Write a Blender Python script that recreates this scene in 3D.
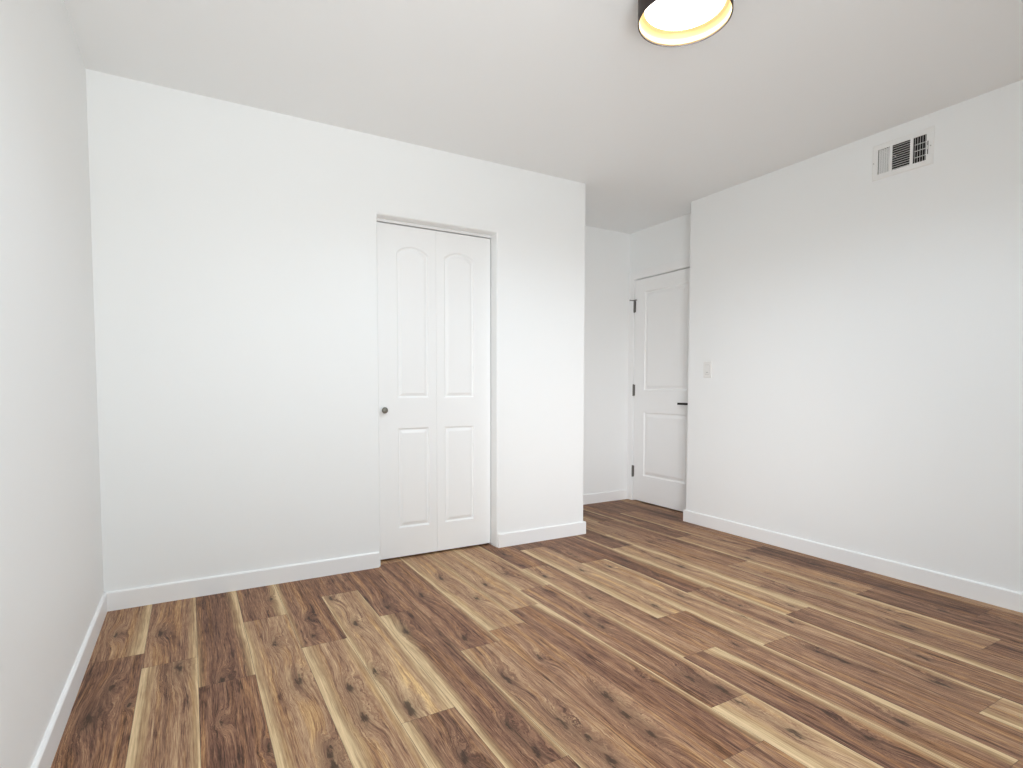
import bpy, bmesh, math, random
from mathutils import Vector, Matrix

# ------------------------------------------------------------------ camera, sky, exposure
sc = bpy.context.scene
for o in list(bpy.data.objects):
    bpy.data.objects.remove(o, do_unlink=True)
COL = sc.collection

CAM = (0.3631, -3.1342, 1.0363)
YAW, PITCH, ROLL, FPX, SY = -0.5239, 0.0484, 0.0012, 557.42, 30.54
cd = bpy.data.cameras.new('camera')
cam = bpy.data.objects.new('camera', cd)
COL.objects.link(cam)
sc.camera = cam
_c, _s = math.cos(YAW), math.sin(YAW)
fw = Vector((-_s * math.cos(PITCH), _c * math.cos(PITCH), -math.sin(PITCH)))
rt = Vector((_c, _s, 0))
up = rt.cross(fw)
r2 = rt * math.cos(ROLL) + up * math.sin(ROLL)
u2 = -rt * math.sin(ROLL) + up * math.cos(ROLL)
m3 = Matrix((r2, u2, -fw)).transposed()
cam.matrix_world = Matrix.Translation(CAM) @ m3.to_4x4()
cd.sensor_fit = 'HORIZONTAL'
cd.sensor_width = 36.0
cd.lens = FPX * 36.0 / 1023.0
cd.shift_y = SY / 1023.0
cd.clip_start = 0.02

w = bpy.data.worlds.new('daylight_sky')
sc.world = w
w.use_nodes = True
wn = w.node_tree
wn.nodes.clear()
wo = wn.nodes.new('ShaderNodeOutputWorld')
wb = wn.nodes.new('ShaderNodeBackground')
wr = wn.nodes.new('ShaderNodeValToRGB')
wt = wn.nodes.new('ShaderNodeTexCoord')
wx = wn.nodes.new('ShaderNodeSeparateXYZ')
wm = wn.nodes.new('ShaderNodeMapRange')
wm.inputs['From Min'].default_value = -1.0
wm.inputs['From Max'].default_value = 1.0
wn.links.new(wt.outputs['Generated'], wx.inputs[0])
wn.links.new(wx.outputs['Z'], wm.inputs['Value'])
wn.links.new(wm.outputs[0], wr.inputs[0])
wr.color_ramp.elements[0].position = 0.45
wr.color_ramp.elements[0].color = (0.58, 0.61, 0.62, 1)      # pale ground outside the window
wr.color_ramp.elements[1].position = 0.55
wr.color_ramp.elements[1].color = (0.88, 0.95, 1.0, 1)       # overcast sky
wn.links.new(wr.outputs[0], wb.inputs[0])
wb.inputs[1].default_value = 0.1
wn.links.new(wb.outputs[0], wo.inputs[0])

H = 2.44
YB = -3.75                       # wall behind the camera
WINS = [(0.2, 1.2, 0.10, 2.15)]    # its tall window: x0 x1 z0 z1
def window_light(name, x0, x1, z0, z1, energy, spread, color, tilt=0.0, turn=0.0):
    l = bpy.data.lights.new(name, 'AREA')
    l.shape = 'RECTANGLE'
    l.size = x1 - x0
    l.size_y = z1 - z0
    l.energy = energy
    l.color = color
    l.spread = math.radians(spread)
    o = bpy.data.objects.new(name, l)
    COL.objects.link(o)
    o.location = ((x0 + x1) / 2, YB + 0.02, (z0 + z1) / 2)
    o.rotation_euler = (math.radians(90 + tilt), 0, math.radians(turn))
# the sky through the upper pane; the low lights are added fill
window_light('window_sky_light', 0.2, 1.2, 0.75, 2.15, 20.2, 170, (0.90, 1.02, 1.06))
window_light('window_paving_light', 0.2, 1.2, 0.15, 0.95, 7.0, 90, (1.01, 1.0, 0.985), 35, -10)  # added fill, tilted up to brighten the ceiling
window_light('window_weak_fill', 0.2, 1.2, 0.15, 0.95, 1.6, 80, (0.95, 1.0, 1.05), 25, -25)  # weaker added fill, also aimed up, no such source outside
window_light('window_alcove_fill', 0.2, 1.2, 0.15, 0.95, 4.5, 45, (1.01, 0.99, 1.0), 0, -36)  # added narrow beam that lifts the alcove and entry door

sc.view_settings.view_transform = 'Standard'
sc.view_settings.look = 'None'
sc.view_settings.gamma = 1.0
sc.view_settings.use_curve_mapping = False
sc.view_settings.exposure = 0.05
sc.cycles.max_bounces = 16
sc.cycles.diffuse_bounces = 14
sc.cycles.use_denoising = True
sc.cycles.sample_clamp_indirect = 6.0

# ------------------------------------------------------------------ helpers
def link(name, me, mat=None, parent=None):
    o = bpy.data.objects.new(name, me)
    COL.objects.link(o)
    if mat is not None:
        for m in (mat if isinstance(mat, (list, tuple)) else [mat]):
            me.materials.append(m)
    if parent is not None:
        o.parent = parent
    return o

def finish(name, bm, mat=None, parent=None, bevel=0.0, seg=2, smooth=False, loc=None, angle=40):
    bmesh.ops.recalc_face_normals(bm, faces=bm.faces)
    me = bpy.data.meshes.new(name)
    bm.to_mesh(me)
    bm.free()
    o = link(name, me, mat, parent)
    if loc is not None:
        o.location = loc
    if smooth:
        for p in me.polygons:
            p.use_smooth = True
    if bevel:
        b = o.modifiers.new('edge', 'BEVEL')
        b.width = bevel
        b.segments = seg
        b.limit_method = 'ANGLE'
        b.angle_limit = math.radians(angle)
        b.harden_normals = False
    return o

def box(bm, x0, x1, y0, y1, z0, z1, M=None):
    vs = [bm.verts.new((x, y, z)) for x in (x0, x1) for y in (y0, y1) for z in (z0, z1)]
    if M is not None:
        for v in vs:
            v.co = M @ v.co
    for f in ((0, 1, 3, 2), (4, 6, 7, 5), (0, 4, 5, 1), (2, 3, 7, 6), (0, 2, 6, 4), (1, 5, 7, 3)):
        bm.faces.new([vs[i] for i in f])

def prism(bm, pts, fn, d0, d1):
    """extrude the closed outline pts (a, b); fn(a, b, d) gives the 3D point"""
    A = [bm.verts.new(fn(a, b, d0)) for a, b in pts]
    B = [bm.verts.new(fn(a, b, d1)) for a, b in pts]
    n = len(pts)
    bm.faces.new(A)
    bm.faces.new(B)
    for i in range(n):
        bm.faces.new((A[i], A[(i + 1) % n], B[(i + 1) % n], B[i]))

def lathe(bm, prof, n=48, M=None, closed=False):
    """revolve (r, h) about local z"""
    rings = []
    for r, h in prof:
        if r < 1e-6:
            rings.append([bm.verts.new((0, 0, h))])
        else:
            rings.append([bm.verts.new((r * math.cos(2 * math.pi * i / n), r * math.sin(2 * math.pi * i / n), h)) for i in range(n)])
    if M is not None:
        for R in rings:
            for v in R:
                v.co = M @ v.co
    pairs = list(zip(rings, rings[1:]))
    if closed:
        pairs.append((rings[-1], rings[0]))
    for a, b in pairs:
        for i in range(n):
            j = (i + 1) % n
            q = [a[i % len(a)], a[j % len(a)], b[j % len(b)], b[i % len(b)]]
            u = []
            for v in q:
                if v not in u:
                    u.append(v)
            if len(u) > 2:
                bm.faces.new(u)

def fill(bm, loops):
    """face with holes from vert loops"""
    es = []
    for L in loops:
        for i in range(len(L)):
            a, b = L[i], L[(i + 1) % len(L)]
            e = bm.edges.get((a, b)) or bm.edges.new((a, b))
            es.append(e)
    bmesh.ops.triangle_fill(bm, edges=es, use_beauty=True, use_dissolve=False)

def empty(name, loc=(0, 0, 0)):
    o = bpy.data.objects.new(name, None)
    o.empty_display_size = 0.1
    COL.objects.link(o)
    o.location = loc
    return o

def keep(child):
    """parented piece built in world coordinates: undo the parent's offset"""
    child.matrix_parent_inverse = Matrix.Translation(child.parent.location).inverted()
    return child

def tag(o, label=None, cat=None, kind=None, group=None):
    if label: o['label'] = label
    if cat: o['category'] = cat
    if kind: o['kind'] = kind
    if group: o['group'] = group
    return o

def struct(o, label, cat):
    return tag(o, label, cat, 'structure')

# ------------------------------------------------------------------ materials
class NT:
    def __init__(s, name):
        s.m = bpy.data.materials.new(name)
        s.m.use_nodes = True
        s.t = s.m.node_tree
        s.b = s.t.nodes['Principled BSDF']
    def n(s, typ, **kw):
        x = s.t.nodes.new(typ)
        for k, v in kw.items():
            setattr(x, k, v)
        return x
    def l(s, a, b):
        s.t.links.new(a, b)
    def put(s, sock, v):
        if hasattr(v, 'is_output') or isinstance(v, bpy.types.NodeSocket):
            s.l(v, sock)
        else:
            sock.default_value = v
    def math(s, op, a, b=0.0, c=None, clamp=False):
        x = s.n('ShaderNodeMath', operation=op, use_clamp=clamp)
        s.put(x.inputs[0], a)
        s.put(x.inputs[1], b)
        if c is not None:
            s.put(x.inputs[2], c)
        return x.outputs[0]
    def vec(s, a, b, c):
        x = s.n('ShaderNodeCombineXYZ')
        for i, v in enumerate((a, b, c)):
            s.put(x.inputs[i], v)
        return x.outputs[0]
    def noise(s, v, scale=1.0, detail=2.0, rough=0.5, dist=0.0):
        x = s.n('ShaderNodeTexNoise')
        s.put(x.inputs['Vector'], v)
        x.inputs['Scale'].default_value = scale
        x.inputs['Detail'].default_value = detail
        x.inputs['Roughness'].default_value = rough
        x.inputs['Distortion'].default_value = dist
        return x.outputs[0]
    def smooth(s, v, a, b, lo=0.0, hi=1.0):
        x = s.n('ShaderNodeMapRange', interpolation_type='SMOOTHSTEP')
        s.put(x.inputs['Value'], v)
        s.put(x.inputs['From Min'], a)
        s.put(x.inputs['From Max'], b)
        x.inputs['To Min'].default_value = lo
        x.inputs['To Max'].default_value = hi
        return x.outputs[0]
    def mix(s, f, a, b, typ='MIX'):
        x = s.n('ShaderNodeMix', data_type='RGBA', blend_type=typ)
        s.put(x.inputs[0], f)
        for i, v in ((6, a), (7, b)):
            if isinstance(v, tuple):
                x.inputs[i].default_value = (*v, 1) if len(v) == 3 else v
            else:
                s.l(v, x.inputs[i])
        return x.outputs[2]
    def attr(s, name):
        x = s.n('ShaderNodeAttribute', attribute_name=name)
        y = s.n('ShaderNodeSeparateXYZ')
        s.l(x.outputs['Vector'], y.inputs[0])
        return y.outputs[0], y.outputs[1], y.outputs[2]

def plain(name, col, rough=0.5, metal=0.0, spec=0.5, bump=0.0, bscale=300.0, vary=0.0):
    s = NT(name)
    b = s.b
    b.inputs['Roughness'].default_value = rough
    b.inputs['Metallic'].default_value = metal
    b.inputs['Specular IOR Level'].default_value = spec
    b.inputs['Base Color'].default_value = (*col, 1)
    tc = s.n('ShaderNodeTexCoord')
    if vary:
        f = s.noise(tc.outputs['Object'], 3.0, 3)
        c = s.mix(f, tuple(x * (1 - vary) for x in col), tuple(min(1, x * (1 + vary)) for x in col))
        s.l(c, b.inputs['Base Color'])
    if bump:
        f = s.noise(tc.outputs['Object'], bscale, 2)
        bp = s.n('ShaderNodeBump')
        bp.inputs['Strength'].default_value = bump
        bp.inputs['Distance'].default_value = 0.001
        s.l(f, bp.inputs['Height'])
        s.l(bp.outputs[0], b.inputs['Normal'])
    return s.m

WALLC = (0.89, 0.90, 0.90)
M_WALL = plain('white_wall_paint', WALLC, 0.55, 0, 0.3, 0.12, 160, 0.004)
M_CEIL = plain('white_ceiling_paint', (0.885, 0.900, 0.905), 0.8, 0, 0.2, 0.12, 140, 0.004)
M_TRIM = plain('white_semigloss_trim', (0.90, 0.90, 0.90), 0.35, 0, 0.45)
M_DOOR = plain('white_door_enamel', (0.90, 0.902, 0.90), 0.4, 0, 0.4, 0.05, 90)
M_PLASTIC = plain('white_plastic', (0.84, 0.83, 0.81), 0.35)
M_GAP = plain('grey_plastic_seam', (0.5, 0.49, 0.48), 0.5)
M_VENT = plain('white_enamelled_steel', (0.86, 0.86, 0.85), 0.4)
M_DUCT = plain('dark_duct_interior', (0.02, 0.02, 0.02), 0.8)
M_NICKEL = plain('aged_nickel', (0.22, 0.21, 0.18), 0.45, 0.7)
M_HINGE = plain('dark_bronze_hinge', (0.21, 0.20, 0.185), 0.45, 0.75)
M_BLACK = plain('matte_black_metal', (0.012, 0.012, 0.012), 0.4, 0.3)
M_BRONZE = plain('dark_bronze_lamp_shell', (0.045, 0.032, 0.028), 0.5, 0.2, 0.25)
M_GOLD = plain('gold_lamp_lining', (0.90, 0.62, 0.30), 0.5, 0.3)
M_TRACK = plain('white_steel_track', (0.84, 0.84, 0.84), 0.4)
M_RUBBER = plain('grey_rubber', (0.35, 0.34, 0.33), 0.7)
M_SCREW = plain('screw_steel', (0.55, 0.54, 0.52), 0.4, 0.6)

def lamp_glass():
    s = NT('lit_opal_diffuser')
    b = s.b
    b.inputs['Base Color'].default_value = (0.9, 0.89, 0.86, 1)
    b.inputs['Roughness'].default_value = 0.5
    b.inputs['Emission Color'].default_value = (1.0, 0.96, 0.90, 1)
    b.inputs['Emission Strength'].default_value = LAMP
    return s.m
LAMP = 3.2
M_GLOW = lamp_glass()

def floor_material():
    s = NT('walnut_plank_vinyl')
    u, y, seed = s.attr('plank_uv')
    sl, sr, tone = s.attr('plank_sap')
    hue, _a, _b = s.attr('plank_hue')
    sd = s.math('MULTIPLY', seed, 13.7)
    # wobble the across-grain coordinate
    wv = s.vec(s.math('MULTIPLY', u, 7.0), s.math('MULTIPLY', y, 1.5), sd)
    w1 = s.math('SUBTRACT', s.noise(wv, 1, 3), 0.5)
    u1 = s.math('MULTIPLY_ADD', w1, 0.026, u)
    jn = s.noise(s.vec(s.math('MULTIPLY', u, 70.0), s.math('MULTIPLY', y, 26.0), sd), 1, 4, 0.6)
    ju = s.math('MULTIPLY', s.math('SUBTRACT', jn, 0.5), 0.040)
    G = None
    C = None
    for i in range(1, 5):
        ku, ky, ks = s.attr('knot%d' % i)
        dx = s.math('DIVIDE', s.math('ADD', s.math('SUBTRACT', u, ku), ju), s.math('MULTIPLY', ks, 0.020))
        dy = s.math('DIVIDE', s.math('ADD', s.math('SUBTRACT', y, ky), s.math('MULTIPLY', ju, 2.5)), s.math('MULTIPLY', ks, 0.060))
        d2 = s.math('ADD', s.math('MULTIPLY', dx, dx), s.math('MULTIPLY', dy, dy))
        g = s.math('EXPONENT', s.math('MULTIPLY', d2, -0.6))
        c = s.math('EXPONENT', s.math('MULTIPLY', d2, -4.5))
        G = g if G is None else s.math('ADD', G, g)
        C = c if C is None else s.math('MAXIMUM', C, c)
    G = s.math('DIVIDE', s.math('MULTIPLY', G, 1.35), s.math('MULTIPLY_ADD', G, 0.35, 1.0))
    R = s.math('MULTIPLY_ADD', G, 0.030, u1)
    broad = s.noise(s.vec(s.math('MULTIPLY', R, 28.0), s.math('MULTIPLY', y, 0.9), sd), 1, 3, 0.6)
    gold = s.noise(s.vec(s.math('MULTIPLY', R, 34.0), s.math('MULTIPLY', y, 1.1), s.math('ADD', sd, 17.0)), 1, 4, 0.6)
    grain = s.noise(s.vec(s.math('MULTIPLY', R, 150.0), s.math('MULTIPLY', y, 3.4), sd), 1, 4, 0.65)
    fine = s.noise(s.vec(s.math('MULTIPLY', R, 420.0), s.math('MULTIPLY', y, 14.0), sd), 1, 3, 0.7)
    streak = s.noise(s.vec(s.math('MULTIPLY', R, 105.0), s.math('MULTIPLY', y, 3.0), s.math('ADD', sd, 31.0)), 1, 4, 0.6)
    t = s.math('MULTIPLY_ADD', s.math('SUBTRACT', broad, 0.5), 0.85, s.math('ADD', tone, 0.045))
    t = s.math('MULTIPLY_ADD', s.math('SUBTRACT', grain, 0.5), 0.95, t)
    t = s.math('MULTIPLY_ADD', s.math('SUBTRACT', fine, 0.5), 1.3, t)
    t = s.math('MULTIPLY_ADD', s.smooth(streak, 0.58, 0.72), -0.30, t)
    smoke = s.noise(s.vec(s.math('MULTIPLY', R, 24.0), s.math('MULTIPLY', y, 4.5), s.math('ADD', sd, 53.0)), 1, 5, 0.65)
    t = s.math('MULTIPLY_ADD', s.smooth(smoke, 0.56, 0.76), -0.38, t)
    t = s.math('MULTIPLY_ADD', s.smooth(smoke, 0.28, 0.45, 1.0, 0.0), 0.10, t)
    ramp = s.n('ShaderNodeValToRGB')
    s.l(t, ramp.inputs[0])
    cr = ramp.color_ramp
    cols = [(0.0, (0.036, 0.019, 0.012)), (0.25, (0.128, 0.062, 0.040)), (0.5, (0.285, 0.154, 0.092)),
            (0.75, (0.455, 0.290, 0.168)), (1.0, (0.64, 0.45, 0.265))]
    cr.elements[0].position, cr.elements[0].color = cols[0][0], (*cols[0][1], 1)
    cr.elements[1].position, cr.elements[1].color = cols[-1][0], (*cols[-1][1], 1)
    for p, c in cols[1:-1]:
        e = cr.elements.new(p)
        e.color = (*c, 1)
    warm = s.mix(1.0, ramp.outputs[0], (1.25, 1.20, 0.90), 'MULTIPLY')
    base = s.mix(s.math('MULTIPLY', s.smooth(gold, 0.48, 0.64, 0.0, 0.75), s.smooth(G, 0.15, 0.6, 1.0, 0.1)), ramp.outputs[0], warm)
    base = s.mix(hue, base, s.mix(1.0, base, (0.97, 0.90, 0.90), 'MULTIPLY'))
    # pale sapwood along the plank edges
    wob = s.noise(s.vec(s.math('MULTIPLY', u, 3.0), s.math('MULTIPLY', y, 2.4), s.math('ADD', sd, 5.0)), 1, 4, 0.55)
    wob = s.math('MULTIPLY', s.math('SUBTRACT', wob, 0.5), 0.075)
    fr = s.math('MULTIPLY', s.math('SUBTRACT', grain, 0.5), 0.040)
    wob = s.math('ADD', wob, fr)
    vl = s.math('ADD', s.math('SUBTRACT', sl, u), s.math('MULTIPLY', wob, s.smooth(sl, 0.0, 0.04)))
    vr = s.math('ADD', s.math('SUBTRACT', sr, s.math('SUBTRACT', 0.1796, u)), s.math('MULTIPLY', wob, s.smooth(sr, 0.0, 0.04)))
    def sapside(v, wd):
        edge = s.smooth(v, -0.022, 0.006)                      # gold fringe, then the pale edge
        rel = s.math('DIVIDE', v, s.math('ADD', wd, 0.003))
        pale = s.smooth(rel, 0.05, 0.70)
        on = s.smooth(wd, 0.0, 0.006)
        return s.math('MULTIPLY', edge, on), s.math('MULTIPLY', pale, on)
    e1, p1 = sapside(vl, sl)
    e2, p2 = sapside(vr, sr)
    fringe = s.math('MAXIMUM', e1, e2)
    pale = s.math('MAXIMUM', p1, p2)
    sapt = s.math('MULTIPLY_ADD', s.math('SUBTRACT', grain, 0.5), 1.7, 0.5)
    sapt = s.math('MULTIPLY_ADD', s.math('SUBTRACT', fine, 0.5), 0.9, sapt, clamp=True)
    fr_c = s.mix(sapt, (0.27, 0.160, 0.085), (0.56, 0.385, 0.200))
    sap = s.mix(sapt, (0.42, 0.280, 0.150), (0.84, 0.64, 0.385))
    brk = s.smooth(streak, 0.52, 0.72, 0.95, 0.45)
    col = s.mix(s.math('MULTIPLY', fringe, s.math('MULTIPLY', brk, 0.8)), base, fr_c)
    col = s.mix(s.math('MULTIPLY', pale, brk), col, sap)
    # knots: dark heart with a brown halo
    col = s.mix(s.math('MULTIPLY', s.smooth(G, 0.35, 1.1), 0.38), col, (0.13, 0.072, 0.045))
    heart = s.smooth(s.math('ADD', C, s.math('MULTIPLY', s.math('SUBTRACT', grain, 0.5), 1.3)), 0.35, 0.95)
    col = s.mix(s.math('MULTIPLY', heart, 0.80), col, (0.028, 0.016, 0.011))
    s.l(col, s.b.inputs['Base Color'])
    s.b.inputs['Specular IOR Level'].default_value = 0.16
    s.l(s.math('MULTIPLY_ADD', fine, 0.15, 0.42), s.b.inputs['Roughness'])
    bp = s.n('ShaderNodeBump')
    bp.inputs['Strength'].default_value = 0.15
    bp.inputs['Distance'].default_value = 0.0006
    s.l(fine, bp.inputs['Height'])
    s.l(bp.outputs[0], s.b.inputs['Normal'])
    return s.m
M_FLOOR = floor_material()
M_GROOVE = plain('plank_groove', (0.12, 0.075, 0.05), 0.6)
M_SUB = plain('subfloor', (0.05, 0.035, 0.025), 0.8)

# ------------------------------------------------------------------ room measures
XC, XR, YR, YA, XD = 2.7672, 3.682, -0.0948, 0.7984, 3.8895
XO0, XO1, ZO = 1.3019, 2.0671, 2.0114           # closet opening
BH, BT = 0.089, 0.012                            # baseboard
XMAX = 5.0

# ------------------------------------------------------------------ floor of planks
PW, PX0, PLEN = 0.1796, 0.008, 1.2045
JOINT = {-1: -0.2, 0: -0.58, 1: -0.716, 2: -0.97, 3: -0.455, 4: -0.838, 5: -0.313, 6: -0.691, 7: -1.175, 8: -1.07, 9: -0.923,
         10: -0.731, 11: -0.446, 12: -1.334, 13: -1.737, 14: -1.177, 15: -0.39, 16: -1.302, 17: -0.99,
         18: -0.41, 19: -0.837, 20: -0.25, 21: -0.6}
# (row, k): tone, sap left (far, near), sap right (far, near), hue;  k = 0 is the plank whose near end is the row's joint
PLANK = {
    (0, 0): (.50, (0, 0), (.030, .045), .3), (0, 1): (.36, (0, 0), (0, 0), .6),
    (1, 0): (.52, (0, 0), (.014, .020), .4), (1, 1): (.56, (.032, .035), (.012, .02), 0),
    (2, 0): (.31, (0, .006), (.045, .014), .7), (2, 1): (.37, (0, 0), (0, 0), .8),
    (3, 0): (.40, (0, 0), (.018, .03), .5), (3, 1): (.58, (.006, .032), (0, 0), .1),
    (4, 0): (.38, (.014, .004), (0, 0), .7), (4, 1): (.58, (.045, .034), (.016, .008), .2),
    (5, 0): (.40, (0, 0), (0, 0), .8), (5, 1): (.62, (.012, .02), (.006, .024), .0), (5, 2): (.38, (.03, .03), (0, 0), .3),
    (6, 0): (.38, (0, 0), (0, 0), .9), (6, 1): (.34, (.055, .045, .012), (0, .006), .6), (6, 2): (.5, (0, 0), (0, 0), .3),
    (7, 0): (.40, (0, 0), (0, .008), .9), (7, 1): (.56, (.008, .010), (0, 0), .2),
    (8, 0): (.60, (.018, .042), (.006, .008), .2), (8, 1): (.46, (0, 0), (0, 0), .5),
    (9, 0): (.62, (.006, .01), (.012, .03), .2), (9, 1): (.36, (0, 0), (.055, .016, .010), .7), (9, 2): (.48, (.01, .01), (0, 0), .3),
    (10, 0): (.58, (.02, .012), (.02, .03), .3), (10, 1): (.44, (0, 0), (0, .012), .5), (10, 2): (.62, (.06, .06), (.02, .02), 0),
    (11, 0): (.40, (0, 0), (0, 0), .8), (11, 1): (.50, (.02, .012), (0, 0), .4), (11, 2): (.34, (0, 0), (.045, .020, .008), .5),
    (12, 0): (.60, (.05, .06), (0, .014), .1), (12, 1): (.42, (0, .012), (0, .05), .5), (12, 2): (.45, (0, 0), (0, 0), .3),
    (13, 0): (.60, (.03, .05), (.03, .02), .1), (13, 1): (.42, (0, .0), (0, 0), .4),
    (14, -1): (.5, (.02, .02), (0, 0), .3), (14, 0): (.33, (0, 0), (.016, .05), .8), (14, 1): (.46, (.02, 0), (.02, .03), .4), (14, 2): (.6, (.05, .05), (.04, .04), 0),
    (15, 0): (.38, (0, .0), (.02, .01), .5), (15, 1): (.58, (.04, .02), (.03, .05), .2), (15, 2): (.42, (0, 0), (0, 0), .4),
    (16, 0): (.50, (.03, .04), (0, 0), .4), (16, 1): (.48, (.045, .055), (.0, .0), .4),
    (17, 0): (.44, (0, 0), (.01, 0), .6), (17, 1): (.56, (.015, 0), (.035, .05), .3), (17, 2): (.36, (0, 0), (0, 0), .5),
    (18, 0): (.38, (.03, .01), (.0, .0), .6), (18, 1): (.56, (.035, .02), (0, 0), .4), (18, 2): (.36, (0, 0), (0, .0), .5),
    (19, -1): (.33, (0, 0), (0, 0), .2), (19, 0): (.48, (.03, .015), (0, 0), .5), (19, 1): (.27, (0, 0), (0, 0), .3), (19, 2): (.42, (0, 0), (0, 0), .4),
    (20, 0): (.34, (0, 0), (0, 0), .3), (20, 1): (.40, (0, 0), (0, 0), .3),
}
KNOTS = [(0.077, -0.324, 1), (0.235, -0.4, 1.4), (0.068, -1.008, 2), (0.106, -0.821, 1), (0.172, -0.968, 0.6), (0.306, -0.781, 2), (0.439, -0.957, 1.3), (0.427, -1.23, 0.8), (0.642, -0.744, 1.2), (0.671, -1.096, 1.8), (0.685, -1.552, 1.2), (0.683, -1.611, 1.4), (0.788, -0.746, 1.3), (0.801, -0.557, 1), (0.819, -1.23, 1.4), (0.814, -1.432, 1.4), (0.941, -0.363, 1.2), (0.971, -0.718, 1.3), (1.15, -0.603, 1.6), (0.538, -1.438, 0.8), (1.162, -0.592, 1.5), (1.344, -0.543, 1.5), (0.956, -1.453, 2.2), (0.925, -1.169, 1.2), (1.525, -0.362, 1.2), (1.565, -0.71, 1.2), (1.681, -0.567, 1), (1.326, -1.083, 1.2), (1.136, -0.903, 1.6), (1.318, -1.447, 1.6), (1.185, -1.697, 1), (1.196, -1.836, 1.3), (1.53, -1.214, 0.9), (1.007, -1.76, 1.2), (1.506, -1.378, 1), (1.34, -1.755, 1.6), (1.557, -1.711, 1.6), (1.54, -1.822, 1.6), (1.539, -1.938, 1.2), (1.913, -1.145, 1.2), (1.89, -1.276, 1.2), (1.894, -1.381, 1), (1.357, -1.974, 1.5), (1.506, -1.379, 0.8), (1.524, -1.224, 0.8), (1.361, -1.864, 1), (2.258, -1.221, 1.3), (2.462, -1.184, 1.3), (1.894, -1.778, 1.2), (2.25, -1.681, 0.8), (1.93, -1.879, 1.8), (1.89, -1.766, 1.3), (1.913, -2.152, 1.4), (1.91, -1.968, 1.2), (2.489, -1.967, 1.6), (2.479, -1.877, 1), (3.028, -1.405, 1), (2.516, -1.508, 0.8), (2.653, -1.652, 0.8), (2.478, -1.972, 1.4), (3.03, -1.946, 1.8), (3.376, -1.934, 1.3), (2.786, -2.102, 1.3), (2.62, -2.236, 1.7), (2.083, -2.279, 1.4), (2.256, -2.282, 1.2), (3.302, -1.474, 1.2), (3.171, -1.799, 0.8), (3.364, -2.076, 1), (2.035, -0.154, 1.3), (2.033, -0.609, 1.3), (1.686, -0.568, 1.2), (1.862, -0.474, 1.3), (2.052, -0.983, 1.3), (2.451, -0.655, 1), (2.271, -0.632, 1.2), (2.396, -0.407, 0.8), (2.806, -0.687, 1.3), (2.81, -0.84, 1.2), (2.36, -0.066, 0.8), (2.812, -0.867, 1.4), (3.293, -0.949, 1.3), (3.022, -1.42, 1.2), (3.286, -1.489, 1.2), (2.607, -1.334, 1.2), (2.821, -1.541, 1), (2.611, -1.421, 0.8)]

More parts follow.
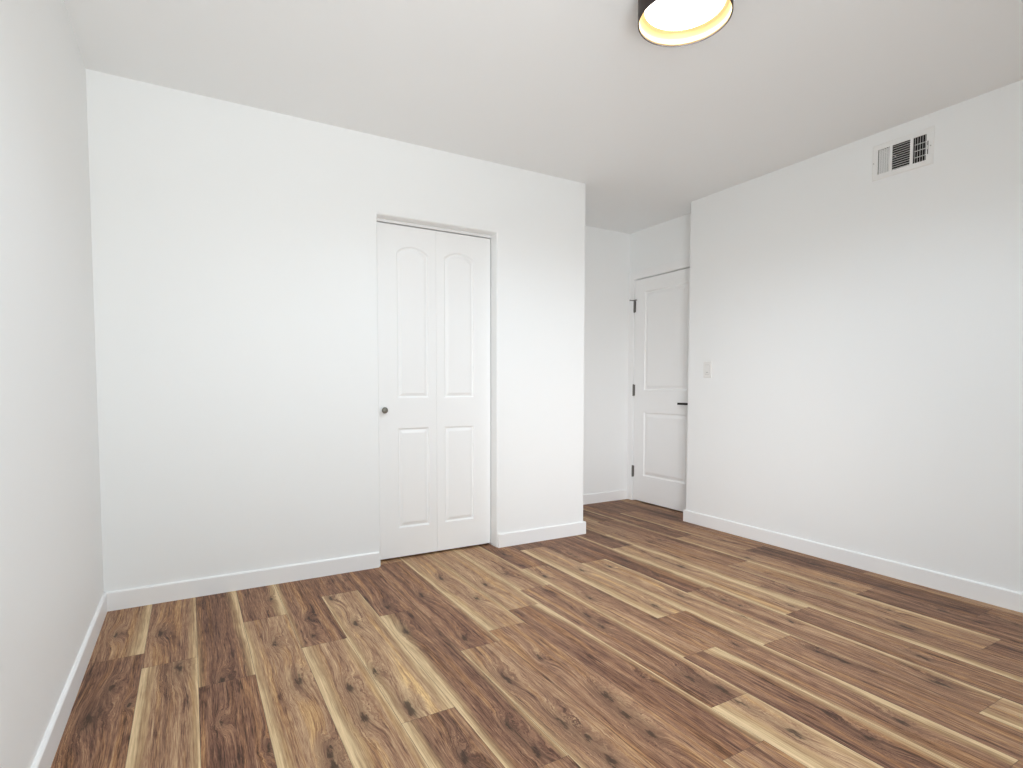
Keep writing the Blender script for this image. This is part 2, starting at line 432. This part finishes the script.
def build_floor():
    rnd = random.Random(11)
    bm = bmesh.new()
    L = {n: bm.verts.layers.float_vector.new(n) for n in ('plank_uv', 'plank_sap', 'plank_hue', 'knot1', 'knot2', 'knot3', 'knot4')}
    y_lo, y_hi = YB - 0.1, YA + 0.12
    for row in range(-1, 28):
        x0 = PX0 + row * PW
        x1 = x0 + PW
        j0 = JOINT.get(row, -rnd.uniform(0, 1.2))
        for k in range(-3, 6):
            yn = j0 - k * PLEN
            yf = yn + PLEN
            if yf < y_lo or yn > y_hi:
                continue
            seed = rnd.uniform(0, 40)
            rt_ = rnd.choice([.36, .42, .46, .52, .58])
            rs = (rnd.choice([0, 0, .02, .04]),) * 2
            tone, sl, sr, hue = PLANK.get((row, k), (rt_, rs, (0, 0), rnd.random() * .6))
            if row > 12:
                sl, sr, tone = tuple(q * .68 for q in sl), tuple(q * .68 for q in sr), tone - .01
            if len(sl) == 2: sl = (sl[0], sl[0] + .22 * (sl[1] - sl[0]), sl[1])
            if len(sr) == 2: sr = (sr[0], sr[0] + .22 * (sr[1] - sr[0]), sr[1])
            kn = [q for q in KNOTS if x0 - .004 < q[0] < x1 + .004 and yn < q[1] < yf]
            kn.sort(key=lambda q: -q[2])
            kept = []
            for q in kn:
                if all(abs(q[0] - p[0]) + abs(q[1] - p[1]) > .05 for p in kept):
                    kept.append(q)
            kn = kept[:4]
            if (row, k) not in PLANK or not kn:
                kn = kn + [(x0 + rnd.uniform(.04, .14), yn + rnd.uniform(.1, 1.1), rnd.uniform(.6, 1.1))]
            kn = (kn + [(x0 - 5, yn, 1.0)] * 4)[:4]
            a0, a1, b0, b1 = x0, x1, max(yn, y_lo), min(yf, y_hi)
            g, dz = 0.0006, 0.0008
            def vert(x, yy, z):
                v = bm.verts.new((x, yy, z))
                f = (yf - yy) / PLEN
                v[L['plank_uv']] = (x - x0, yy, seed)
                at = lambda q: q[0] + (q[1] - q[0]) * f / .22 if f < .22 else q[1] + (q[2] - q[1]) * (f - .22) / .78
                v[L['plank_sap']] = (at(sl), at(sr), tone)
                v[L['plank_hue']] = (hue, 0, 0)
                for i in range(4):
                    v[L['knot%d' % (i + 1)]] = (kn[i][0] - x0, kn[i][1], kn[i][2])
                return v
            top = [vert(x, yy, 0.0) for x, yy in ((a0 + g, b0 + g), (a1 - g, b0 + g), (a1 - g, b1 - g), (a0 + g, b1 - g))]
            low = [vert(x, yy, -dz) for x, yy in ((a0, b0), (a1, b0), (a1, b1), (a0, b1))]
            ym = yf - .22 * PLEN
            if b0 + .01 < ym < b1 - .01:
                mid = [vert(a0 + g, ym, 0.0), vert(a1 - g, ym, 0.0)]
                bm.faces.new((top[0], top[1], mid[1], mid[0]))
                bm.faces.new((mid[0], mid[1], top[2], top[3]))
            else:
                bm.faces.new(top)
            for i in range(4):
                f = bm.faces.new((low[i], low[(i + 1) % 4], top[(i + 1) % 4], top[i]))
                f.material_index = 1
    bmesh.ops.recalc_face_normals(bm, faces=bm.faces)
    for f in bm.faces:
        if f.normal.z < 0:
            f.normal_flip()
    box(bm, -0.1, XMAX + 0.1, y_lo, y_hi, -0.12, -0.0008)
    bm.faces.ensure_lookup_table()
    for f in bm.faces[-6:]:
        f.material_index = 2
    me = bpy.data.meshes.new('floor')
    bm.to_mesh(me)
    bm.free()
    o = link('floor', me, [M_FLOOR, M_GROOVE, M_SUB])
    return struct(o, 'brown and honey walnut plank floor with knots and pale sapwood streaks', 'floor')
build_floor()

# ------------------------------------------------------------------ walls and ceiling
def struct_box(name, b, mat, label, cat, bevel=0):
    bm = bmesh.new()
    box(bm, *b)
    return struct(finish(name, bm, mat, bevel=bevel), label, cat)

E = 0.05
struct_box('ceiling', (-0.12, XMAX + 0.1, YB - 0.12, YA + 0.12, H, H + 0.1), M_CEIL, 'flat white painted ceiling carrying the round lamp', 'ceiling')
struct_box('wall_left', (-0.12, 0, YB - 0.12, YA + 0.12, -E, H + E), M_WALL, 'plain white wall running along the left side of the photo', 'wall')
bm = bmesh.new()
prism(bm, [(-0.05, -E), (XO0, -E), (XO0, ZO), (XO1, ZO), (XO1, -E), (XC, -E), (XC, H + E), (-0.05, H + E)],
      lambda a, b, d: (a, d, b), 0.0, 0.13)
struct(finish('wall_front', bm, M_WALL, bevel=0.011, seg=4), 'bright white wall holding the bifold closet door', 'wall')
struct_box('wall_closet_side', (XC - 0.12, XC, 0.126, YA, -E, H + E), M_WALL, 'white closet return wall edging the entry alcove', 'wall')
struct_box('wall_alcove', (-0.0, XMAX, YA, YA + 0.12, -E, H + E), M_WALL, 'narrow white wall at the back of the entry alcove', 'wall')
DY0, DY1, DZ = -0.045, 0.722, 2.012                # entry door opening
bm = bmesh.new()
prism(bm, [(YR - 0.002, -E), (DY0, -E), (DY0, DZ), (DY1, DZ), (DY1, -E), (YA, -E), (YA, H + E), (YR - 0.002, H + E)],
      lambda a, b, d: (d, a, b), XD, XD + 0.12)
struct(finish('wall_entry', bm, M_WALL), 'short white wall around the hinged entry door', 'wall')
# right wall with the duct opening
VY0, VY1, VZ0, VZ1 = -1.672, -1.424, 2.204, 2.352
bm = bmesh.new()
def right_wall():
    lo, hi = (YB - 0.12, -E), (YR, H + E)
    o4 = [(lo[0], lo[1]), (hi[0], lo[1]), (hi[0], hi[1]), (lo[0], hi[1])]
    h4 = [(VY0, VZ0), (VY1, VZ0), (VY1, VZ1), (VY0, VZ1)]
    LA = [bm.verts.new((XR, a, b)) for a, b in o4]
    HA = [bm.verts.new((XR, a, b)) for a, b in h4]
    LB = [bm.verts.new((XR + 0.33, a, b)) for a, b in o4]
    HB = [bm.verts.new((XR + 0.2, a, b)) for a, b in h4]
    fill(bm, [LA, HA])
    bm.faces.new(LB)
    bm.faces.new(HB)
    for i in range(4):
        j = (i + 1) % 4
        bm.faces.new((LA[i], LA[j], LB[j], LB[i]))
        bm.faces.new((HA[i], HA[j], HB[j], HB[i]))
right_wall()
struct(finish('wall_right', bm, M_WALL, bevel=0.008, seg=4), 'plain white wall on the right with the vent and switch', 'wall')
# wall behind the camera with its window, and an unseen hall wall added against light leaks
bm = bmesh.new()
o4 = [(-0.12, -E), (XR + 0.1, -E), (XR + 0.1, H + E), (-0.12, H + E)]
LA = [bm.verts.new((a, YB, b)) for a, b in o4]
LB = [bm.verts.new((a, YB - 0.12, b)) for a, b in o4]
HA, HB = [], []
for x0, x1, z0, z1 in WINS:
    q = [(x0, z0), (x1, z0), (x1, z1), (x0, z1)]
    HA.append([bm.verts.new((a, YB, b)) for a, b in q])
    HB.append([bm.verts.new((a, YB - 0.12, b)) for a, b in q])
fill(bm, [LA] + HA)
fill(bm, [LB] + HB)
for i in range(4):
    j = (i + 1) % 4
    bm.faces.new((LA[i], LA[j], LB[j], LB[i]))
    for A_, B_ in zip(HA, HB):
        bm.faces.new((A_[i], A_[j], B_[j], B_[i]))
struct(finish('wall_back', bm, M_WALL), 'white window wall behind the viewpoint', 'wall')
bm = bmesh.new()
prism(bm, [(XR + 0.34, YR - 0.5), (XMAX, YR - 0.5), (XMAX, YA + 0.01), (XMAX + 0.1, YA + 0.01), (XMAX + 0.1, YR - 0.6), (XR + 0.34, YR - 0.6)],
      lambda a, b, d: (a, b, d), -E, H + E)
struct(finish('wall_hall_blocker', bm, M_WALL), 'white unseen hall wall added to block light at the entry door gaps', 'wall')
# window frames behind the camera
for k, W_ in enumerate(WINS):
    bm = bmesh.new()
    for x in (W_[0] + 0.02, W_[1] - 0.02):
        box(bm, x - 0.02, x + 0.02, YB - 0.09, YB - 0.04, W_[2], W_[3])
    for z in (W_[2] + 0.02, W_[3] - 0.02):
        box(bm, W_[0] + 0.04, W_[1] - 0.04, YB - 0.09, YB - 0.04, z - 0.02, z + 0.02)
    struct(finish('window_%d' % (k + 1), bm, M_TRIM), 'tall white framed window behind the viewpoint', 'window')

# ------------------------------------------------------------------ baseboards
PROF = [(0, 0), (BT, 0), (BT, BH - 0.006), (BT - 0.003, BH - 0.0015), (BT - 0.006, BH), (0, BH)]
def baseboard(name, path, label):
    """path of (x, y) wall points; the room lies to the left of the direction of travel"""
    bm = bmesh.new()
    P = [Vector((a, b)) for a, b in path]
    nrm = []
    for i in range(len(P) - 1):
        t = (P[i + 1] - P[i]).normalized()
        nrm.append(Vector((-t.y, t.x)))
    rings = []
    for i, p in enumerate(P):
        if i == 0: off = nrm[0]
        elif i == len(P) - 1: off = nrm[-1]
        else:
            b = (nrm[i - 1] + nrm[i])
            off = b / (b.length_squared / 2)
        rings.append([bm.verts.new((p.x + off.x * d, p.y + off.y * d, z)) for d, z in PROF])
    n = len(PROF)
    bm.faces.new(rings[0])
    bm.faces.new(rings[-1])
    for a, b in zip(rings, rings[1:]):
        for i in range(n):
            bm.faces.new((a[i], a[(i + 1) % n], b[(i + 1) % n], b[i]))
    return struct(finish(name, bm, M_TRIM), label, 'baseboard')
baseboard('baseboard_left', [(0, 0), (0, YB)], 'white baseboard along the foot of the left wall')
baseboard('baseboard_front_left', [(XO0 - 0.013, 0), (0.0, 0)], 'white baseboard between the left corner and the closet door')
baseboard('baseboard_front_right', [(XC, YA), (XC, 0), (XO1 + 0.005, 0)], 'short white baseboard right of the closet door wrapping the corner')
baseboard('baseboard_alcove', [(XD - 0.012, YA), (XC, YA)], 'white baseboard across the back of the entry alcove')
baseboard('baseboard_right', [(XR, YB), (XR, YR), (XD - 0.012, YR)], 'white baseboard along the foot of the right wall')
baseboard('baseboard_back', [(0, YB), (XR, YB)], 'white baseboard under the window behind the viewpoint')

# ------------------------------------------------------------------ moulded door leaves
def panel_loop(a0, a1, z0, z1, rise, d, n=28):
    """counter-clockwise outline inset by d; rise > 0 gives an arched head"""
    a0, a1, z0, z1 = a0 + d, a1 - d, z0 + d, z1 - d
    if rise <= 0:
        return [(a0, z0), (a1, z0), (a1, z1), (a0, z1)]
    wd = a1 - a0
    P = [(a0, z0), (a1, z0)]
    for i in range(n + 1):
        t = i / n
        x = a1 - wd * t
        # springing ease, then a flat crown
        P.append((x, z1 + rise * (1.0 - abs(2 * t - 1) ** 2.3)))
    return P

MOULD = [(0.0, 0.0), (0.003, 0.0012), (0.007, 0.0068), (0.011, 0.0084), (0.015, 0.0080), (0.030, 0.0012), (0.034, 0.0008)]
def leaf(name, a0, a1, z0, z1, thick, panels, fn, parent, mat, k=1.0):
    """fn(a, z, depth) to 3D; panels = (a0, a1, z0, z1, rise)"""
    bm = bmesh.new()
    O = [bm.verts.new(fn(a, z, 0)) for a, z in ((a0, z0), (a1, z0), (a1, z1), (a0, z1))]
    B = [bm.verts.new(fn(a, z, thick)) for a, z in ((a0, z0), (a1, z0), (a1, z1), (a0, z1))]
    holes = []
    for p in panels:
        prev = None
        for d, dep in MOULD:
            R = [bm.verts.new(fn(a, z, dep * k)) for a, z in panel_loop(*p, d * k)]
            if prev is None:
                holes.append(R)
            else:
                for i in range(len(R)):
                    j = (i + 1) % len(R)
                    bm.faces.new((prev[i], prev[j], R[j], R[i]))
            prev = R
        bm.faces.new(prev)
    fill(bm, [O] + holes)
    bm.faces.new(B)
    for i in range(4):
        j = (i + 1) % 4
        bm.faces.new((O[i], O[j], B[j], B[i]))
    return finish(name, bm, mat, parent)

# ------------------------------------------------------------------ bifold closet door
YD = 0.0825
cd_root = empty('door_1', ((XO0 + XO1) / 2, YD, 0))
struct(cd_root, 'white bifold closet door with arched panels and a small round dark knob', 'door')
fnc = lambda a, z, d: (a, YD + d, z)
keep(leaf('door_leaf', XO0 + 0.003, 1.6852, 0.013, 1.9895, 0.035, [(1.436, 1.638, 0.187, 0.793, 0), (1.436, 1.638, 0.972, 1.836, 0.038)], fnc, cd_root, M_DOOR))
lf = keep(leaf('door_leaf', 1.6864, XO1 - 0.006, 0.013, 1.9895, 0.035, [(1.738, 1.945, 0.187, 0.793, 0), (1.738, 1.945, 0.972, 1.836, 0.038)], fnc, cd_root, M_DOOR))
bm = bmesh.new()
lathe(bm, [(0, 0), (0.011, 0), (0.011, 0.002), (0.0065, 0.005), (0.006, 0.012), (0.010, 0.016), (0.0165, 0.020), (0.0185, 0.025), (0.017, 0.030), (0.010, 0.033), (0, 0.0338)],
      40, Matrix.Translation((1.352, YD, 0.902)) @ Matrix.Rotation(math.radians(90), 4, 'X'))
kb = keep(finish('door_knob', bm, M_NICKEL, cd_root, smooth=True))
kb['label'] = 'small round dark nickel knob'
bm = bmesh.new()
box(bm, XO0, XO1, YD - 0.004, YD + 0.036, 1.9965, ZO)
tk = keep(finish('door_track', bm, M_TRACK, cd_root, bevel=0.001))

# ------------------------------------------------------------------ hinged entry door, its casing and hardware
CT = 0.010
bm = bmesh.new()
xa, xb = XD - CT, XD
prism(bm, [(DY1 + 0.006, 0.0), (YA, 0.0), (YA, DZ + 0.072), (YR + 0.0, DZ + 0.072), (YR + 0.0, 0.0), (DY0 - 0.004, 0.0), (DY0 - 0.004, DZ + 0.004), (DY1 + 0.006, DZ + 0.004)],
      lambda a, b, d: (d, a, b), xa, xb)
struct(finish('trim_1', bm, M_TRIM, bevel=0.0015), 'flat white casing around the entry door', 'trim')
# jamb lining and stop
bm = bmesh.new()
J = 0.012
def jamb(xa, xb, j0, j1):
    prism(bm, [(DY1 - j0, 0.0), (DY1 - j1, 0.0), (DY1 - j1, DZ - j1), (DY0 + j1, DZ - j1), (DY0 + j1, 0.0), (DY0 + j0, 0.0), (DY0 + j0, DZ - j0), (DY1 - j0, DZ - j0)],
          lambda a, b, d: (d, a, b), xa, xb)
jamb(XD + 0.046, XD + 0.06, 0.0, 0.022)
struct(finish('trim_2', bm, M_TRIM), 'white stop strip inside the entry door frame', 'trim')

XF = XD - 0.004                                     # door face
ed = empty('door_2', (XD, (DY0 + DY1) / 2, 0))
struct(ed, 'white two panel entry door with black lever in the alcove', 'door')
fne = lambda a, z, d: (XF + d, a, z)
keep(leaf('door_leaf', DY0 + 0.003, DY1 - 0.003, 0.010, 2.004, 0.04, [(0.095, 0.598, 0.240, 0.818, 0), (0.095, 0.598, 1.010, 1.892, 0)], fne, ed, M_DOOR, 1.35))
for zc in (1.769, 1.014, 0.272):
    bm = bmesh.new()
    M = Matrix.Translation((XF - 0.008, DY1 + 0.003, zc))
    lathe(bm, [(0, -0.054), (0.004, -0.053), (0.0062, -0.050), (0.0068, -0.018), (0.0064, -0.0175), (0.0068, -0.017), (0.0068, 0.017), (0.0064, 0.0175), (0.0068, 0.018), (0.0062, 0.050), (0.004, 0.053), (0, 0.054)], 20, M)
    box(bm, XF - 0.0035, XF + 0.0005, DY1 - 0.012, DY1 + 0.016, zc - 0.05, zc + 0.05)
    hg = keep(finish('hinge', bm, M_HINGE, ed, smooth=False))
# hinge-pin door stop on the upper hinge
bm = bmesh.new()
Mz = Matrix.Translation((XF - 0.012, DY1 + 0.003, 1.826))
box(bm, XF - 0.018, XF - 0.004, DY1 - 0.030, DY1 + 0.020, 1.823, 1.829)
lathe(bm, [(0, 0), (0.004, 0), (0.004, 0.03), (0, 0.03)], 16, Matrix.Translation((XF - 0.011, DY1 + 0.017, 1.826)) @ Matrix.Rotation(math.radians(-90), 4, 'Y'))
ds = keep(finish('hinge_stop', bm, M_HINGE, ed, bevel=0.001))
bm = bmesh.new()
lathe(bm, [(0, 0), (0.006, 0), (0.007, 0.003), (0.006, 0.007), (0, 0.007)], 16, Matrix.Translation((XF - 0.041, DY1 + 0.017, 1.826)) @ Matrix.Rotation(math.radians(-90), 4, 'Y'))
keep(finish('bumper', bm, M_RUBBER, ds))
# lever handle
LY, LZ = 0.028, 0.905
bm = bmesh.new()
lathe(bm, [(0, 0), (0.026, 0), (0.026, 0.006), (0.024, 0.008), (0.010, 0.009), (0.0095, 0.045), (0, 0.045)], 32,
      Matrix.Translation((XF, LY, LZ)) @ Matrix.Rotation(math.radians(-90), 4, 'Y'))
box(bm, XF - 0.055, XF - 0.043, LY - 0.010, LY + 0.120, LZ - 0.009, LZ + 0.009)
lv = keep(finish('lever_handle', bm, M_BLACK, ed, bevel=0.002))
lv['label'] = 'straight matte black lever handle'

# ------------------------------------------------------------------ ceiling lamp
LX, LYY = 1.913, -1.673
lamp = empty('ceiling_lamp', (LX, LYY, H))
tag(lamp, 'round dark bronze drum lamp with a gold lining, flush on the ceiling', 'ceiling lamp')
def part(name, bm, mat, **k):
    return finish(name, bm, mat, lamp, **k)
bm = bmesh.new()
lathe(bm, [(0.1572, -0.1), (0.1612, -0.1), (0.1612, 0.0), (0.1572, 0.0)], 96, closed=True)
o = part('lamp_shade', bm, M_BRONZE)
bm = bmesh.new()
lathe(bm, [(0.1570, -0.0985), (0.1566, -0.085), (0.1552, -0.072), (0.1525, -0.0625), (0.1475, -0.0560), (0.1400, -0.0525), (0.1400, -0.05), (0.1573, -0.05)], 96, closed=True)
o = part('lining', bm, M_GOLD, smooth=True)
o['label'] = 'flared gold inner lining'
bm = bmesh.new()
lathe(bm, [(0, -0.058), (0.07, -0.0572), (0.12, -0.0555), (0.1385, -0.053), (0.1385, -0.048), (0, -0.048)], 96)
o = part('diffuser', bm, M_GLOW, smooth=True)
o['label'] = 'glowing white disc diffuser'
ll = bpy.data.lights.new('lamp_light', 'AREA')
ll.shape = 'DISK'
ll.size = 0.18
ll.energy = 16.2
ll.spread = math.radians(163)
ll.color = (0.86, 1.0, 1.13)
lo = bpy.data.objects.new('lamp_light', ll)
COL.objects.link(lo)
lo.location = (LX, LYY, H - 0.0615)
bm = bmesh.new()
lathe(bm, [(0, -0.012), (0.152, -0.012), (0.152, 0.0), (0, 0.0)], 64)
part('ceiling_plate', bm, M_TRACK)

# ------------------------------------------------------------------ wall register
vent = empty('air_vent', (XR, -1.5475, 2.278))
tag(vent, 'white three-bank air vent with dark slots, high on the right wall', 'air vent')
bm = bmesh.new()
VT = 0.006
def plate():
    o4 = [(-1.696, 2.182), (-1.399, 2.182), (-1.399, 2.373), (-1.696, 2.373)]
    i4 = [(-1.690, 2.188), (-1.405, 2.188), (-1.405, 2.367), (-1.690, 2.367)]
    hs = [(-1.4880, -1.4290), (-1.5870, -1.5005), (-1.6620, -1.6010)]
    A = [bm.verts.new((XR, a, b)) for a, b in o4]
    A1 = [bm.verts.new((XR - VT * 0.4, a, b)) for a, b in o4]
    B = [bm.verts.new((XR - VT, a, b)) for a, b in i4]
    HL = []
    for a0, a1 in hs:
        q = [(a0, 2.2105), (a1, 2.2105), (a1, 2.3425), (a0, 2.3425)]
        f = [bm.verts.new((XR - VT, a, b)) for a, b in q]
        g = [bm.verts.new((XR, a, b)) for a, b in q]
        HL.append((f, g))
    fill(bm, [B] + [h[0] for h in HL])
    fill(bm, [A] + [h[1] for h in HL])
    for i in range(4):
        j = (i + 1) % 4
        bm.faces.new((A[i], A[j], A1[j], A1[i]))
        bm.faces.new((A1[i], A1[j], B[j], B[i]))
        for f, g in HL:
            bm.faces.new((f[i], f[j], g[j], g[i]))
plate()
keep(finish('faceplate', bm, M_VENT, vent))
bm = bmesh.new()
for (y0, y1, zA, zB, xA, xB) in ((VY0 + .001, VY1 - .001, VZ0 + .001, VZ1 - .001, XR + 0.03, XR + 0.19),):
    v = [[bm.verts.new((x, a, b)) for a, b in ((y0, zA), (y1, zA), (y1, zB), (y0, zB))] for x in (XR + 0.0005, xB)]
    for i in range(4):
        j = (i + 1) % 4
        bm.faces.new((v[0][i], v[0][j], v[1][j], v[1][i]))
    bm.faces.new(v[1])
du = keep(finish('duct', bm, M_DUCT, vent))
du['label'] = 'dark inside of the duct behind the slots'
def vane(name, cy, cz, ly, lz, ang, axis, depth=0.015, th=0.0011, x=None):
    """thin sheet blade: depth runs into the wall, tilted by ang about its length"""
    bm = bmesh.new()
    M = Matrix.Translation((XR + 0.002 if x is None else x, cy, cz)) @ Matrix.Rotation(ang, 4, axis)
    box(bm, -depth / 2, depth / 2, -ly / 2, ly / 2, -lz / 2, lz / 2, M)
    return keep(finish(name, bm, M_VENT, vent))
for i in range(5):                                     # left bank turns away from the viewpoint
    vane('louver', -1.4355 - i * 0.0115, 2.2765, 0.0011, 0.131, math.radians(-48), 'Z', 0.0098)
for i in range(11):                                    # middle bank blows down
    vane('louver', -1.54375, 2.2165 + i * 0.012, 0.0855, 0.0011, math.radians(-32), 'Y', 0.012)
for i in range(5):                                     # right bank turns towards the viewpoint
    vane('louver', -1.6075 - i * 0.0118, 2.2765, 0.0011, 0.131, math.radians(31), 'Z', 0.010)
for i in range(3):
    vane('damper_blade', -1.6315, 2.2435 + i * 0.033, 0.060, 0.003, 0, 'Y', 0.004, x=XR + 0.011)
bm = bmesh.new()
box(bm, XR - VT - 0.0002, XR - VT + 0.001, -1.6715, -1.6675, 2.237, 2.304)
keep(finish('lever_slot', bm, M_DUCT, vent))
bm = bmesh.new()
box(bm, XR - VT - 0.012, XR - VT, -1.6705, -1.6685, 2.262, 2.282)
keep(finish('damper_lever', bm, M_VENT, vent, bevel=0.0005))
for yy in (-1.4075, -1.682):
    bm = bmesh.new()
    lathe(bm, [(0, 0), (0.0035, 0), (0.003, 0.0014), (0, 0.002)], 16, Matrix.Translation((XR - VT, yy, 2.276)) @ Matrix.Rotation(math.radians(-90), 4, 'Y'))
    keep(finish('screw', bm, M_SCREW, vent))

# ------------------------------------------------------------------ light switch
sw = empty('light_switch', (XR, -0.286, 1.170))
tag(sw, 'white wall switch beside the alcove edge of the right wall', 'light switch')
bm = bmesh.new()
box(bm, XR - 0.006, XR, -0.286 - 0.037, -0.286 + 0.037, 1.170 - 0.060, 1.170 + 0.060)
keep(finish('cover_plate', bm, M_PLASTIC, sw, bevel=0.003))
bm = bmesh.new()
prism(bm, [(0.0062, -0.034), (0.0075, -0.034), (0.0108, 0.034), (0.0062, 0.034)],
      lambda a, b, d: (XR - a, d, 1.170 + b), -0.286 - 0.0165, -0.286 + 0.0165)
keep(finish('rocker', bm, M_PLASTIC, sw, bevel=0.0008))
bm = bmesh.new()
box(bm, XR - 0.0066, XR - 0.0058, -0.286 - 0.0185, -0.286 + 0.0185, 1.170 - 0.036, 1.170 + 0.036)
keep(finish('seam', bm, M_GAP, sw))
bm = bmesh.new()
box(bm, XR - 0.0088, XR - 0.0076, -0.286 - 0.008, -0.286 + 0.008, 1.1455, 1.1515)
keep(finish('indicator', bm, M_GAP, sw))
